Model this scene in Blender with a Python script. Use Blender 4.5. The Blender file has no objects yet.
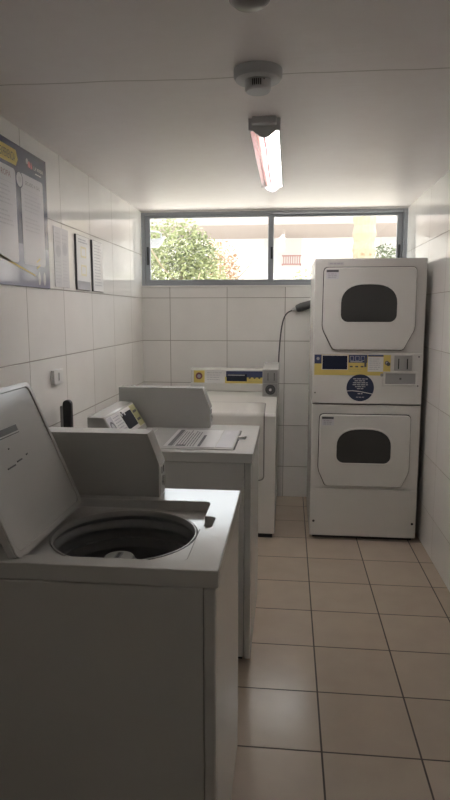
import bpy, bmesh, math, random
from mathutils import Vector, Matrix
random.seed(4)
SC = bpy.context.scene
COL = SC.collection
V = Vector

# ---------------------------------------------------------------- room constants (metres)
XL, XR, YB, H = -1.173, 0.880, 4.821, 2.275
YF = -0.75
T = 0.333
CAMH = 1.487

# ---------------------------------------------------------------- materials
def new_mat(name):
    m = bpy.data.materials.new(name); m.use_nodes = True
    nt = m.node_tree
    return m, nt, nt.nodes['Principled BSDF']

def pmat(name, col, rough=.5, metal=0, noise=0.0, nscale=8, bump=0.0, bscale=60, coat=0, spec=.5, emit=None):
    m, nt, b = new_mat(name)
    b.inputs['Base Color'].default_value = (*col, 1)
    b.inputs['Roughness'].default_value = rough
    b.inputs['Metallic'].default_value = metal
    b.inputs['Specular IOR Level'].default_value = spec
    if coat:
        b.inputs['Coat Weight'].default_value = coat
        b.inputs['Coat Roughness'].default_value = .06
    tc = nt.nodes.new('ShaderNodeTexCoord')
    if noise:
        n = nt.nodes.new('ShaderNodeTexNoise'); n.inputs['Scale'].default_value = nscale
        n.inputs['Detail'].default_value = 5
        nt.links.new(tc.outputs['Object'], n.inputs['Vector'])
        mx = nt.nodes.new('ShaderNodeMix'); mx.data_type = 'RGBA'
        mx.inputs['A'].default_value = (*[c * (1 - noise) for c in col], 1)
        mx.inputs['B'].default_value = (*[min(1, c * (1 + noise)) for c in col], 1)
        nt.links.new(n.outputs['Fac'], mx.inputs['Factor'])
        nt.links.new(mx.outputs['Result'], b.inputs['Base Color'])
    if bump:
        n = nt.nodes.new('ShaderNodeTexNoise'); n.inputs['Scale'].default_value = bscale
        nt.links.new(tc.outputs['Object'], n.inputs['Vector'])
        bp = nt.nodes.new('ShaderNodeBump'); bp.inputs['Strength'].default_value = bump
        bp.inputs['Distance'].default_value = .004
        nt.links.new(n.outputs['Fac'], bp.inputs['Height'])
        nt.links.new(bp.outputs['Normal'], b.inputs['Normal'])
    if emit:
        b.inputs['Emission Color'].default_value = (*emit[0], 1)
        b.inputs['Emission Strength'].default_value = emit[1]
    return m

def tile_mat(name, axes, org, size, grout_w, tile, grout, rough, var=.03, wav=.25, spec=.5, mott=.04):
    """glazed tiles on a plane spanned by two world axes"""
    m, nt, b = new_mat(name)
    N, L = nt.nodes, nt.links
    geo = N.new('ShaderNodeNewGeometry'); sep = N.new('ShaderNodeSeparateXYZ')
    L.new(geo.outputs['Position'], sep.inputs[0])
    def mth(op, a, bb=None, c=None):
        n = N.new('ShaderNodeMath'); n.operation = op
        for i, v in enumerate((a, bb, c)):
            if v is None: continue
            if isinstance(v, (int, float)): n.inputs[i].default_value = v
            else: L.new(v, n.inputs[i])
        return n.outputs[0]
    ds, ids = [], []
    for ax, o, s in zip(axes, org, size):
        t = mth('DIVIDE', mth('SUBTRACT', sep.outputs['XYZ'.index(ax)], o), s)
        fl = mth('FLOOR', t); fr = mth('SUBTRACT', t, fl)
        d = mth('MULTIPLY', mth('SUBTRACT', .5, mth('ABSOLUTE', mth('SUBTRACT', fr, .5))), s)
        ds.append(d); ids.append(fl)
    d = mth('MINIMUM', ds[0], ds[1])
    mr = N.new('ShaderNodeMapRange'); mr.interpolation_type = 'SMOOTHSTEP'
    L.new(d, mr.inputs['Value'])
    mr.inputs['From Min'].default_value = grout_w * .5; mr.inputs['From Max'].default_value = grout_w * .5 + .0018
    mask = mr.outputs['Result']
    cv = N.new('ShaderNodeCombineXYZ'); L.new(ids[0], cv.inputs[0]); L.new(ids[1], cv.inputs[1])
    wn = N.new('ShaderNodeTexWhiteNoise'); wn.noise_dimensions = '3D'; L.new(cv.outputs[0], wn.inputs['Vector'])
    ns = N.new('ShaderNodeTexNoise'); ns.inputs['Scale'].default_value = 7; ns.inputs['Detail'].default_value = 6
    L.new(geo.outputs['Position'], ns.inputs['Vector'])
    k = mth('ADD', mth('MULTIPLY', mth('SUBTRACT', wn.outputs['Value'], .5), 2 * var),
            mth('MULTIPLY', mth('SUBTRACT', ns.outputs['Fac'], .5), 2 * mott))
    k = mth('ADD', k, 1)
    vm = N.new('ShaderNodeVectorMath'); vm.operation = 'SCALE'; vm.inputs[0].default_value = tile
    L.new(k, vm.inputs['Scale'])
    mx = N.new('ShaderNodeMix'); mx.data_type = 'RGBA'
    L.new(mask, mx.inputs['Factor']); mx.inputs['A'].default_value = (*grout, 1); L.new(vm.outputs[0], mx.inputs['B'])
    L.new(mx.outputs['Result'], b.inputs['Base Color'])
    L.new(mth('ADD', mth('MULTIPLY', mth('SUBTRACT', 1, mask), .8 - rough), rough), b.inputs['Roughness'])
    b.inputs['Specular IOR Level'].default_value = spec
    w = N.new('ShaderNodeTexNoise'); w.inputs['Scale'].default_value = 3.0; w.inputs['Detail'].default_value = 2
    L.new(geo.outputs['Position'], w.inputs['Vector'])
    hgt = mth('ADD', mth('MULTIPLY', mask, .5), mth('MULTIPLY', w.outputs['Fac'], wav))
    # each tile tips a hair
    for q, dd in enumerate(ids):
        pass
    bp = N.new('ShaderNodeBump'); bp.inputs['Strength'].default_value = .6; bp.inputs['Distance'].default_value = .003
    L.new(hgt, bp.inputs['Height']); L.new(bp.outputs['Normal'], b.inputs['Normal'])
    return m

M = {}
WT = (.84, .83, .805)
M['tl'] = tile_mat('left wall tile', 'YZ', (4.478, .25), (.457, .338), .003, WT, (.33, .31, .28), .07)
M['tr'] = tile_mat('right wall tile', 'YZ', (4.535, .25), (.457, .338), .003, WT, (.33, .31, .28), .07)
M['tb'] = tile_mat('back wall tile', 'XZ', (-.947, .25), (.457, .338), .003, WT, (.33, .31, .28), .09)
M['tf'] = tile_mat('front wall tile', 'XZ', (-.947, .25), (.457, .338), .003, WT, (.33, .31, .28), .09)
M['floor'] = tile_mat('floor tile', 'XY', (.1326, 4.2337), (T, T), .005, (.47, .395, .32), (.075, .06, .05), .19, .05, .5, .5, .10)

# ceiling: painted boards with one open seam
def ceiling_mat():
    m, nt, b = new_mat('ceiling paint'); N, L = nt.nodes, nt.links
    geo = N.new('ShaderNodeNewGeometry'); sep = N.new('ShaderNodeSeparateXYZ'); L.new(geo.outputs['Position'], sep.inputs[0])
    n1 = N.new('ShaderNodeTexNoise'); n1.inputs['Scale'].default_value = 2.2; L.new(geo.outputs['Position'], n1.inputs['Vector'])
    ad = N.new('ShaderNodeMath'); ad.operation = 'MULTIPLY_ADD'; L.new(n1.outputs['Fac'], ad.inputs[0]); ad.inputs[1].default_value = .05; ad.inputs[2].default_value = -.025
    sb = N.new('ShaderNodeMath'); sb.operation = 'SUBTRACT'; L.new(sep.outputs['Y'], sb.inputs[0]); sb.inputs[1].default_value = 2.172
    s2 = N.new('ShaderNodeMath'); L.new(sb.outputs[0], s2.inputs[0]); L.new(ad.outputs[0], s2.inputs[1])
    ab = N.new('ShaderNodeMath'); ab.operation = 'ABSOLUTE'; L.new(s2.outputs[0], ab.inputs[0])
    mr = N.new('ShaderNodeMapRange'); L.new(ab.outputs[0], mr.inputs['Value']); mr.inputs['From Min'].default_value = .002; mr.inputs['From Max'].default_value = .006
    n2 = N.new('ShaderNodeTexNoise'); n2.inputs['Scale'].default_value = 14; n2.inputs['Detail'].default_value = 6; L.new(geo.outputs['Position'], n2.inputs['Vector'])
    cr = N.new('ShaderNodeMix'); cr.data_type = 'RGBA'; L.new(n2.outputs['Fac'], cr.inputs['Factor'])
    cr.inputs['A'].default_value = (.85, .80, .795, 1); cr.inputs['B'].default_value = (.89, .86, .855, 1)
    mx = N.new('ShaderNodeMix'); mx.data_type = 'RGBA'; L.new(mr.outputs['Result'], mx.inputs['Factor'])
    mx.inputs['A'].default_value = (.52, .48, .46, 1); L.new(cr.outputs['Result'], mx.inputs['B'])
    L.new(mx.outputs['Result'], b.inputs['Base Color']); b.inputs['Roughness'].default_value = .42
    bp = N.new('ShaderNodeBump'); bp.inputs['Strength'].default_value = .35; bp.inputs['Distance'].default_value = .004
    mp = N.new('ShaderNodeMapping'); mp.inputs['Scale'].default_value = (3, 16, 3); L.new(geo.outputs['Position'], mp.inputs[0])
    n3 = N.new('ShaderNodeTexNoise'); n3.inputs['Scale'].default_value = 2; n3.inputs['Detail'].default_value = 5; L.new(mp.outputs[0], n3.inputs['Vector'])
    L.new(n3.outputs['Fac'], bp.inputs['Height']); L.new(bp.outputs['Normal'], b.inputs['Normal'])
    return m
M['ceil'] = ceiling_mat()

def glass_mat(name, tint, rough=.0, k=.06):
    m = bpy.data.materials.new(name); m.use_nodes = True; nt = m.node_tree; nt.nodes.clear()
    o = nt.nodes.new('ShaderNodeOutputMaterial'); t = nt.nodes.new('ShaderNodeBsdfTransparent'); t.inputs[0].default_value = (*tint, 1)
    g = nt.nodes.new('ShaderNodeBsdfGlossy'); g.inputs['Roughness'].default_value = rough
    f = nt.nodes.new('ShaderNodeLayerWeight'); f.inputs[0].default_value = .5
    pw = nt.nodes.new('ShaderNodeMath'); pw.operation = 'POWER'; nt.links.new(f.outputs['Facing'], pw.inputs[0]); pw.inputs[1].default_value = 4
    ma = nt.nodes.new('ShaderNodeMath'); ma.operation = 'MULTIPLY_ADD'; nt.links.new(pw.outputs[0], ma.inputs[0]); ma.inputs[1].default_value = .7; ma.inputs[2].default_value = .05
    mx = nt.nodes.new('ShaderNodeMixShader'); nt.links.new(ma.outputs[0], mx.inputs[0])
    nt.links.new(t.outputs[0], mx.inputs[1]); nt.links.new(g.outputs[0], mx.inputs[2]); nt.links.new(mx.outputs[0], o.inputs[0])
    return m

M['enamel'] = pmat('white enamel', (.62, .62, .605), .16, spec=.5, noise=.015, nscale=3)
M['enamel_top'] = pmat('white enamel worktop', (.62, .62, .605), .13, noise=.03, nscale=9, bump=.06, bscale=24)
M['enamel_grey'] = pmat('grey white enamel', (.57, .57, .555), .15, noise=.015, nscale=3)
M['enamel_cream'] = pmat('cream white enamel', (.66, .655, .625), .22, noise=.015, nscale=3)
M['dryer'] = pmat('dryer enamel', (.67, .665, .635), .24, noise=.015, nscale=3)
M['gap'] = pmat('dark gap', (.03, .03, .03), .8)
M['seal'] = pmat('door seal', (.20, .20, .195), .6)
M['tub'] = pmat('basket grey', (.33, .335, .34), .3, metal=.1, noise=.1, nscale=30)
M['tubrim'] = pmat('tub ring plastic', (.45, .45, .44), .3)
M['agit'] = pmat('agitator grey', (.32, .32, .32), .45)
M['cap'] = pmat('cap white', (.72, .72, .70), .4)
M['black'] = pmat('black plastic', (.018, .018, .02), .4)
M['dgrey'] = pmat('dark grey plastic', (.10, .10, .105), .4)
M['mgrey'] = pmat('mid grey plastic', (.32, .32, .32), .4)
M['lgrey'] = pmat('light grey plastic', (.55, .55, .54), .4)
M['chrome'] = pmat('chrome', (.7, .7, .7), .2, metal=1)
M['steel'] = pmat('brushed steel', (.45, .45, .45), .4, metal=.9)
M['dglass'] = pmat('smoked door glass', (.055, .055, .054), .12, spec=.5)
M['alu'] = pmat('grey aluminium frame', (.33, .355, .39), .4, metal=.2)
M['alud'] = pmat('dark latch', (.04, .045, .05), .5)
M['white'] = pmat('white paint', (.78, .77, .75), .4)
M['paper'] = pmat('white label', (.72, .72, .71), .35)
M['cards'] = pmat('card grey', (.62, .62, .65), .25)
M['blue'] = pmat('navy print', (.045, .062, .15), .35)
M['navy'] = pmat('dark navy round', (.025, .038, .085), .4)
M['slate'] = pmat('slate blue poster', (.085, .095, .15), .16, coat=.6)
M['slate_glare'] = pmat('slate lilac poster glare', (.26, .26, .36), .16, coat=.6)  # window glare on the poster's lower part, put into the colour
M['yellow'] = pmat('yellow print', (.68, .55, .16), .4)
M['cream'] = pmat('pale cream print', (.70, .64, .42), .4)
M['olive'] = pmat('olive yellow print', (.45, .45, .22), .4)
M['ink'] = pmat('ink grey', (.09, .09, .10), .5)
M['lnk'] = pmat('pale ink', (.40, .40, .43), .5)
M['pink'] = pmat('pink print', (.65, .25, .28), .4)
M['red'] = pmat('maroon print', (.20, .07, .08), .4)
M['lcd'] = pmat('display window', (.02, .026, .05), .15)
M['glass'] = glass_mat('window glass', (.97, .985, .98))
M['acrylic'] = glass_mat('clear acrylic', (.96, .95, .95), .12)
M['tube'] = pmat('fluorescent tube', (.70, .38, .40), .3, emit=((1, .36, .40), .24))
M['tube_fill'] = pmat('bright fill tube', (.9, .88, .86), .3, emit=((1, .96, .94), 16))  # second tube's strong glow is added to fill the room
M['reflector'] = pmat('reflector white', (.85, .85, .85), .22)
M['fitting'] = pmat('fitting plastic', (.60, .62, .64), .4)
M['dome'] = pmat('dome smoked plastic', (.22, .20, .19), .3)
M['stucco'] = pmat('white render', (.82, .80, .77), .8, bump=.2)
M['soffit'] = pmat('soffit paint', (.78, .72, .69), .8)
M['fascia'] = pmat('eave timber paint', (.36, .305, .28), .8, noise=.05)
M['paving'] = pmat('pale paving', (.62, .58, .52), .8, noise=.1)
M['leaf1'] = pmat('leaf green', (.25, .275, .13), .6, noise=.4, nscale=6)
M['leaf2'] = pmat('leaf ochre', (.32, .19, .10), .6, noise=.3, nscale=6)
M['leaf3'] = pmat('leaf dark', (.075, .095, .04), .6, noise=.4, nscale=6)
M['bark'] = pmat('bark', (.30, .25, .17), .8, noise=.3, nscale=20)
M['rail'] = pmat('railing red', (.35, .16, .14), .6)
M['concrete'] = pmat('door grey paint', (.45, .44, .42), .5)

# ---------------------------------------------------------------- mesh building
class MB:
    def __init__(s): s.bm = bmesh.new(); s.mats = []
    def mi(s, m):
        if isinstance(m, str): m = M[m]
        if m not in s.mats: s.mats.append(m)
        return s.mats.index(m)
    def face(s, pts, m):
        vs = [s.bm.verts.new(p) for p in pts]
        f = s.bm.faces.new(vs); f.material_index = s.mi(m); return f
    def box(s, lo, hi, m):
        i = s.mi(m)
        g = [[[s.bm.verts.new((x, y, z)) for z in (lo[2], hi[2])] for y in (lo[1], hi[1])] for x in (lo[0], hi[0])]
        q = lambda *k: [g[a][b][c] for a, b, c in k]
        for k in (((0,0,0),(0,0,1),(0,1,1),(0,1,0)), ((1,0,0),(1,1,0),(1,1,1),(1,0,1)),
                  ((0,0,0),(1,0,0),(1,0,1),(0,0,1)), ((0,1,0),(0,1,1),(1,1,1),(1,1,0)),
                  ((0,0,0),(0,1,0),(1,1,0),(1,0,0)), ((0,0,1),(1,0,1),(1,1,1),(0,1,1))):
            s.bm.faces.new(q(*k)).material_index = i
        return s
    def prism(s, pts, axis, a, b, m):
        """polygon pts (2D) extruded along axis from a to b; pts are the two other axes in xyz order"""
        i = s.mi(m)
        def P(p, t):
            v = list(p); v.insert('xyz'.index(axis), t); return s.bm.verts.new(v)
        A = [P(p, a) for p in pts]; B = [P(p, b) for p in pts]
        n = len(pts)
        s.bm.faces.new(A).material_index = i; s.bm.faces.new(B[::-1]).material_index = i
        for k in range(n):
            s.bm.faces.new((A[k], B[k], B[(k+1) % n], A[(k+1) % n])).material_index = i
        return s
    def slab(s, pts, O, u, v, n, t0, t1, m):
        """2D polygon in frame (O,u,v) extruded along n from t0 to t1"""
        i = s.mi(m); O, u, v, n = V(O), V(u), V(v), V(n)
        A = [s.bm.verts.new(O + u*p[0] + v*p[1] + n*t0) for p in pts]; B = [s.bm.verts.new(O + u*p[0] + v*p[1] + n*t1) for p in pts]
        s.bm.faces.new(A[::-1]).material_index = i; s.bm.faces.new(B).material_index = i
        k_ = len(pts)
        for k in range(k_):
            s.bm.faces.new((A[k], A[(k+1) % k_], B[(k+1) % k_], B[k])).material_index = i
        return s
    def ring(s, outer, inner, O, u, v, n, t0, t1, m):
        i = s.mi(m); O, u, v, n = V(O), V(u), V(v), V(n); k_ = len(outer)
        mk = lambda pts, t: [s.bm.verts.new(O + u*p[0] + v*p[1] + n*t) for p in pts]
        a, b, c, d = mk(outer, t0), mk(outer, t1), mk(inner, t1), mk(inner, t0)
        for X, Y in ((a, b), (b, c), (c, d), (d, a)):
            for k in range(k_):
                s.bm.faces.new((X[k], X[(k+1) % k_], Y[(k+1) % k_], Y[k])).material_index = i
        return s
    def lathe(s, prof, O, m, n=48, axis=(0, 0, 1), closed=False):
        i = s.mi(m); ax = V(axis).normalized(); q = V((0, 0, 1)).rotation_difference(ax)
        rings = []
        for r, z in prof:
            rings.append([s.bm.verts.new(V(O) + q @ V((r*math.cos(2*math.pi*k/n), r*math.sin(2*math.pi*k/n), z))) for k in range(n)] if r > 1e-6 else [s.bm.verts.new(V(O) + q @ V((0, 0, z)))])
        for a, b in zip(rings, rings[1:]):
            for k in range(n):
                k2 = (k+1) % n
                if len(a) == 1 and len(b) == 1: continue
                if len(a) == 1: f = (a[0], b[k2], b[k])
                elif len(b) == 1: f = (a[k], a[k2], b[0])
                else: f = (a[k], a[k2], b[k2], b[k])
                s.bm.faces.new(f).material_index = i
        return s
    def cyl(s, O, r, h, m, axis=(0, 0, 1), n=24):
        return s.lathe([(0, 0), (r, 0), (r, h), (0, h)], O, m, n, axis)
    def tube(s, pts, r, m, n=10):
        i = s.mi(m); pts = [V(p) for p in pts]; rings = []
        up = V((.3, .2, 1)).normalized()
        for k, p in enumerate(pts):
            d = (pts[min(k+1, len(pts)-1)] - pts[max(k-1, 0)]).normalized()
            a = d.cross(up).normalized(); b = a.cross(d)
            rr = r[k] if isinstance(r, (list, tuple)) else r
            rings.append([s.bm.verts.new(p + (a*math.cos(2*math.pi*j/n) + b*math.sin(2*math.pi*j/n))*rr) for j in range(n)])
        for a, b in zip(rings, rings[1:]):
            for j in range(n): s.bm.faces.new((a[j], a[(j+1) % n], b[(j+1) % n], b[j])).material_index = i
        s.bm.faces.new(rings[0][::-1]).material_index = i; s.bm.faces.new(rings[-1]).material_index = i
        return s
    def build(s, name, parent=None, bevel=0, seg=2, smooth=True, ang=35, recalc=True):
        if recalc: bmesh.ops.recalc_face_normals(s.bm, faces=s.bm.faces)
        me = bpy.data.meshes.new(name); s.bm.to_mesh(me); s.bm.free()
        for m in s.mats: me.materials.append(m)
        if smooth:
            me.shade_smooth(); me.set_sharp_from_angle(angle=math.radians(ang))
        o = bpy.data.objects.new(name, me); COL.objects.link(o)
        if parent: o.parent = parent
        if bevel:
            b = o.modifiers.new('bevel', 'BEVEL'); b.width = bevel; b.segments = seg
            b.limit_method = 'ANGLE'; b.angle_limit = math.radians(32); b.harden_normals = False
        return o

def rrect(x0, y0, x1, y1, r, n=6):
    pts = []
    for cx, cy, a in ((x1-r, y0+r, -90), (x1-r, y1-r, 0), (x0+r, y1-r, 90), (x0+r, y0+r, 180)):
        for k in range(n+1):
            t = math.radians(a + 90*k/n); pts.append((cx + r*math.cos(t), cy + r*math.sin(t)))
    return pts

def rpoly(P, r, n=4):
    """round the corners of a convex polygon (ccw)"""
    out = []; k_ = len(P)
    for k in range(k_):
        a, b, c = V((*P[k-1], 0)), V((*P[k], 0)), V((*P[(k+1) % k_], 0))
        d1, d2 = (a-b).normalized(), (c-b).normalized()
        rr = r[k] if isinstance(r, (list, tuple)) else r
        p0, p2 = b + d1*rr, b + d2*rr
        for j in range(n+1):
            t = j/n; q = p0*(1-t)**2 + b*2*t*(1-t) + p2*t*t
            out.append((q.x, q.y))
    return out

def inset_poly(P, d):
    cx = sum(p[0] for p in P)/len(P); cy = sum(p[1] for p in P)/len(P)
    w = max(p[0] for p in P) - min(p[0] for p in P); h = max(p[1] for p in P) - min(p[1] for p in P)
    cx = (max(p[0] for p in P) + min(p[0] for p in P))/2; cy = (max(p[1] for p in P) + min(p[1] for p in P))/2
    return [(cx + (p[0]-cx)*(1-2*d/w), cy + (p[1]-cy)*(1-2*d/h)) for p in P]

class Print(MB):
    """a label: base sheet plus printed shapes, all in one mesh, in a plane frame"""
    def __init__(s, O, u, v):
        super().__init__(); s.O, s.u, s.v = V(O), V(u).normalized(), V(v).normalized(); s.n = s.u.cross(s.v); s.k = 0
    def sheet(s, pts, m, t=.0012):
        s.slab(pts, s.O, s.u, s.v, s.n, -.0009, t, m); s.t = t; return s
    def poly(s, pts, m, lay=1):
        s.face([s.O + s.u*p[0] + s.v*p[1] + s.n*(s.t + .0004*lay) for p in pts], m); return s
    def rect(s, x0, y0, x1, y1, m, lay=1, r=0):
        return s.poly(rrect(x0, y0, x1, y1, r) if r else [(x0, y0), (x1, y0), (x1, y1), (x0, y1)], m, lay)
    def disc(s, cx, cy, r, m, lay=1, n=28, e=1):
        return s.poly([(cx + r*math.cos(2*math.pi*k/n), cy + e*r*math.sin(2*math.pi*k/n)) for k in range(n)], m, lay)
    def lines(s, x0, y0, x1, n, step, h, m, lay=2, seed=1, full=.75):
        rnd = random.Random(seed)
        for k in range(n):
            w = (x1-x0)*rnd.uniform(full, 1); x = x0
            while x < x0 + w - .004:
                L = min(rnd.uniform(.010, .028), x0 + w - x)
                s.rect(x, y0 - k*step - h, x + L, y0 - k*step, m, lay); x += L + .004
        return s
    def text(s, txt, x, y, size, m, lay=2, align='LEFT', sx=1):
        cu = bpy.data.curves.new('t', 'FONT'); cu.body = txt; cu.size = size; cu.align_x = align; cu.resolution_u = 3
        o = bpy.data.objects.new('t', cu); COL.objects.link(o)
        dg = bpy.context.evaluated_depsgraph_get(); dg.update()
        me = bpy.data.meshes.new_from_object(o.evaluated_get(dg))
        i = s.mi(m); base = s.O + s.n*(s.t + .0004*lay)
        vs = [s.bm.verts.new(base + s.u*(x + w.co.x*sx) + s.v*(y + w.co.y)) for w in me.vertices]
        for p in me.polygons:
            try: s.bm.faces.new([vs[k] for k in p.vertices]).material_index = i
            except ValueError: pass
        bpy.data.objects.remove(o); bpy.data.curves.remove(cu); bpy.data.meshes.remove(me)
        return s
    def build(s, name, parent=None, **k):
        return super().build(name, parent, smooth=False, recalc=False)

def empty(name, label=None, cat=None, loc=(0, 0, 0), group=None, kind=None):
    o = bpy.data.objects.new(name, None); COL.objects.link(o); o.location = loc; o.empty_display_size = .05
    return tag(o, label, cat, group, kind)
def tag(o, label=None, cat=None, group=None, kind=None):
    if label: o['label'] = label
    if cat: o['category'] = cat
    if group: o['group'] = group
    if kind: o['kind'] = kind
    return o
def struct(name, mb, bevel=0, **k): return tag(mb.build(name, None, bevel, **k), kind='structure')

def boolean(base, cutter):
    md = base.modifiers.new('b', 'BOOLEAN'); md.object = cutter; md.operation = 'DIFFERENCE'; md.solver = 'EXACT'
    bpy.context.view_layer.update()
    dg = bpy.context.evaluated_depsgraph_get(); dg.update()
    me = bpy.data.meshes.new_from_object(base.evaluated_get(dg))
    base.modifiers.remove(md); base.data = me; base.data.name = base.name
    cm = cutter.data; bpy.data.objects.remove(cutter); bpy.data.meshes.remove(cm)

# ================================================================= THE ROOM
struct('floor', MB().box((XL-.1, YF-.1, -.1), (XR+.1, YB+.15, 0), 'floor'))
struct('ceiling', MB().box((XL-.1, YF-.1, H), (XR+.1, YB+.15, H+.12), 'ceil'))
struct('wall_left', MB().box((XL-.1, YF, 0), (XL, YB, H), 'tl'))
struct('wall_right', MB().box((XR, YF, 0), (XR+.1, YB, H), 'tr'))
struct('wall_back', MB().box((XL-.1, YB, 0), (XR+.1, YB+.15, 1.686), 'tb'))
DX0, DX1, DZ = -.25, .62, 2.02
struct('wall_front', MB().box((XL-.1, YF-.1, 0), (DX0, YF, H), 'tf').box((DX1, YF-.1, 0), (XR+.1, YF, H), 'tf').box((DX0, YF-.1, DZ), (DX1, YF, H), 'tf'))
d = empty('door_1', kind='structure', loc=((DX0+DX1)/2, YF-.05, 0))
leaf = MB().box((-.83, -.04, .008), (0, 0, DZ-.02), 'concrete').build('door_leaf', d, .003)
leaf.matrix_local = Matrix.Translation((.415, -.03, 0)) @ Matrix.Rotation(math.radians(5), 4, 'Z')  # unseen door, set ajar to add fill light
MB().box((-.435, -.05, 0), (-.418, .05, DZ), 'white').box((.418, -.05, 0), (.435, .05, DZ), 'white').box((-.418, -.05, DZ-.018), (.418, .05, DZ), 'white').build('door_frame', d)
MB().cyl((-.77, -.001, 1.02), .012, .05, 'steel', (0, 1, 0)).box((-.78, .04, 1.008), (-.66, .055, 1.032), 'steel').build('door_handle', leaf, .003)
struct('trim_1', MB().box((XL, YB-.012, 1.684), (XR, YB+.10, 1.698), 'white'), .003)          # pale sill under the window
struct('trim_2', MB().box((XL-.1, YB+.004, 2.262), (XR+.1, YB+.15, H), 'white'))

# window: fixed outer frame and two sliding sashes
W = empty('window_1', kind='structure', loc=(0, YB, 0))
X0, X1, Z0, Z1 = XL, XR, 1.698, 2.262
def rail(mb, x0, x1, z0, z1, y0, y1, m='alu'): mb.box((x0, y0, z0), (x1, y1, z1), m)
f = MB()
rail(f, X0, X0+.030, Z0, Z1, .002, .075); rail(f, X1-.030, X1, Z0, Z1, .002, .075)
rail(f, X0+.030, X1-.030, Z1-.022, Z1, .002, .075); rail(f, X0+.030, X1-.030, Z0, Z0+.022, .002, .075)
f.build('window_frame', W, .003)
for (a, b, y, la) in ((X0+.031, -.128, .012, X0+.05), (-.172, X1-.031, .040, X1-.05)):
    s = MB(); z0, z1 = Z0+.0225, Z1-.0225
    st = .036
    rail(s, a, a+st+.003, z0, z1, y, y+.026); rail(s, b-st-.006, b, z0, z1, y, y+.026)
    rail(s, a+st, b-st, z1-.021, z1, y, y+.026); rail(s, a+st, b-st, z0, z0+.024, y, y+.026)
    so = s.build('sash', W, .002)
    MB().box((a+st, y+.010, z0+.022), (b-st, y+.015, z1-.019), 'glass').build('glass', so)
    lx = a+.012 if y < .03 else b-.030
    MB().box((lx, y-.012, 1.86), (lx+.016, y+.0005, 2.0), 'alud').build('latch', so, .003)
MB().box((-.150, -.004, 1.90), (-.134, .0118, 1.99), 'alud').build('latch', W, .003)

# ================================================================= WASHERS (top loaders along the left wall, facing right)
FX, WW, ZT = .3565, .630, .910      # half depth, width, worktop height (local frame, origin at base centre)
def capsule(w, h, n=8):
    return rrect(-w/2, -h/2, w/2, h/2, min(w, h)/2*.98, n)

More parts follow.
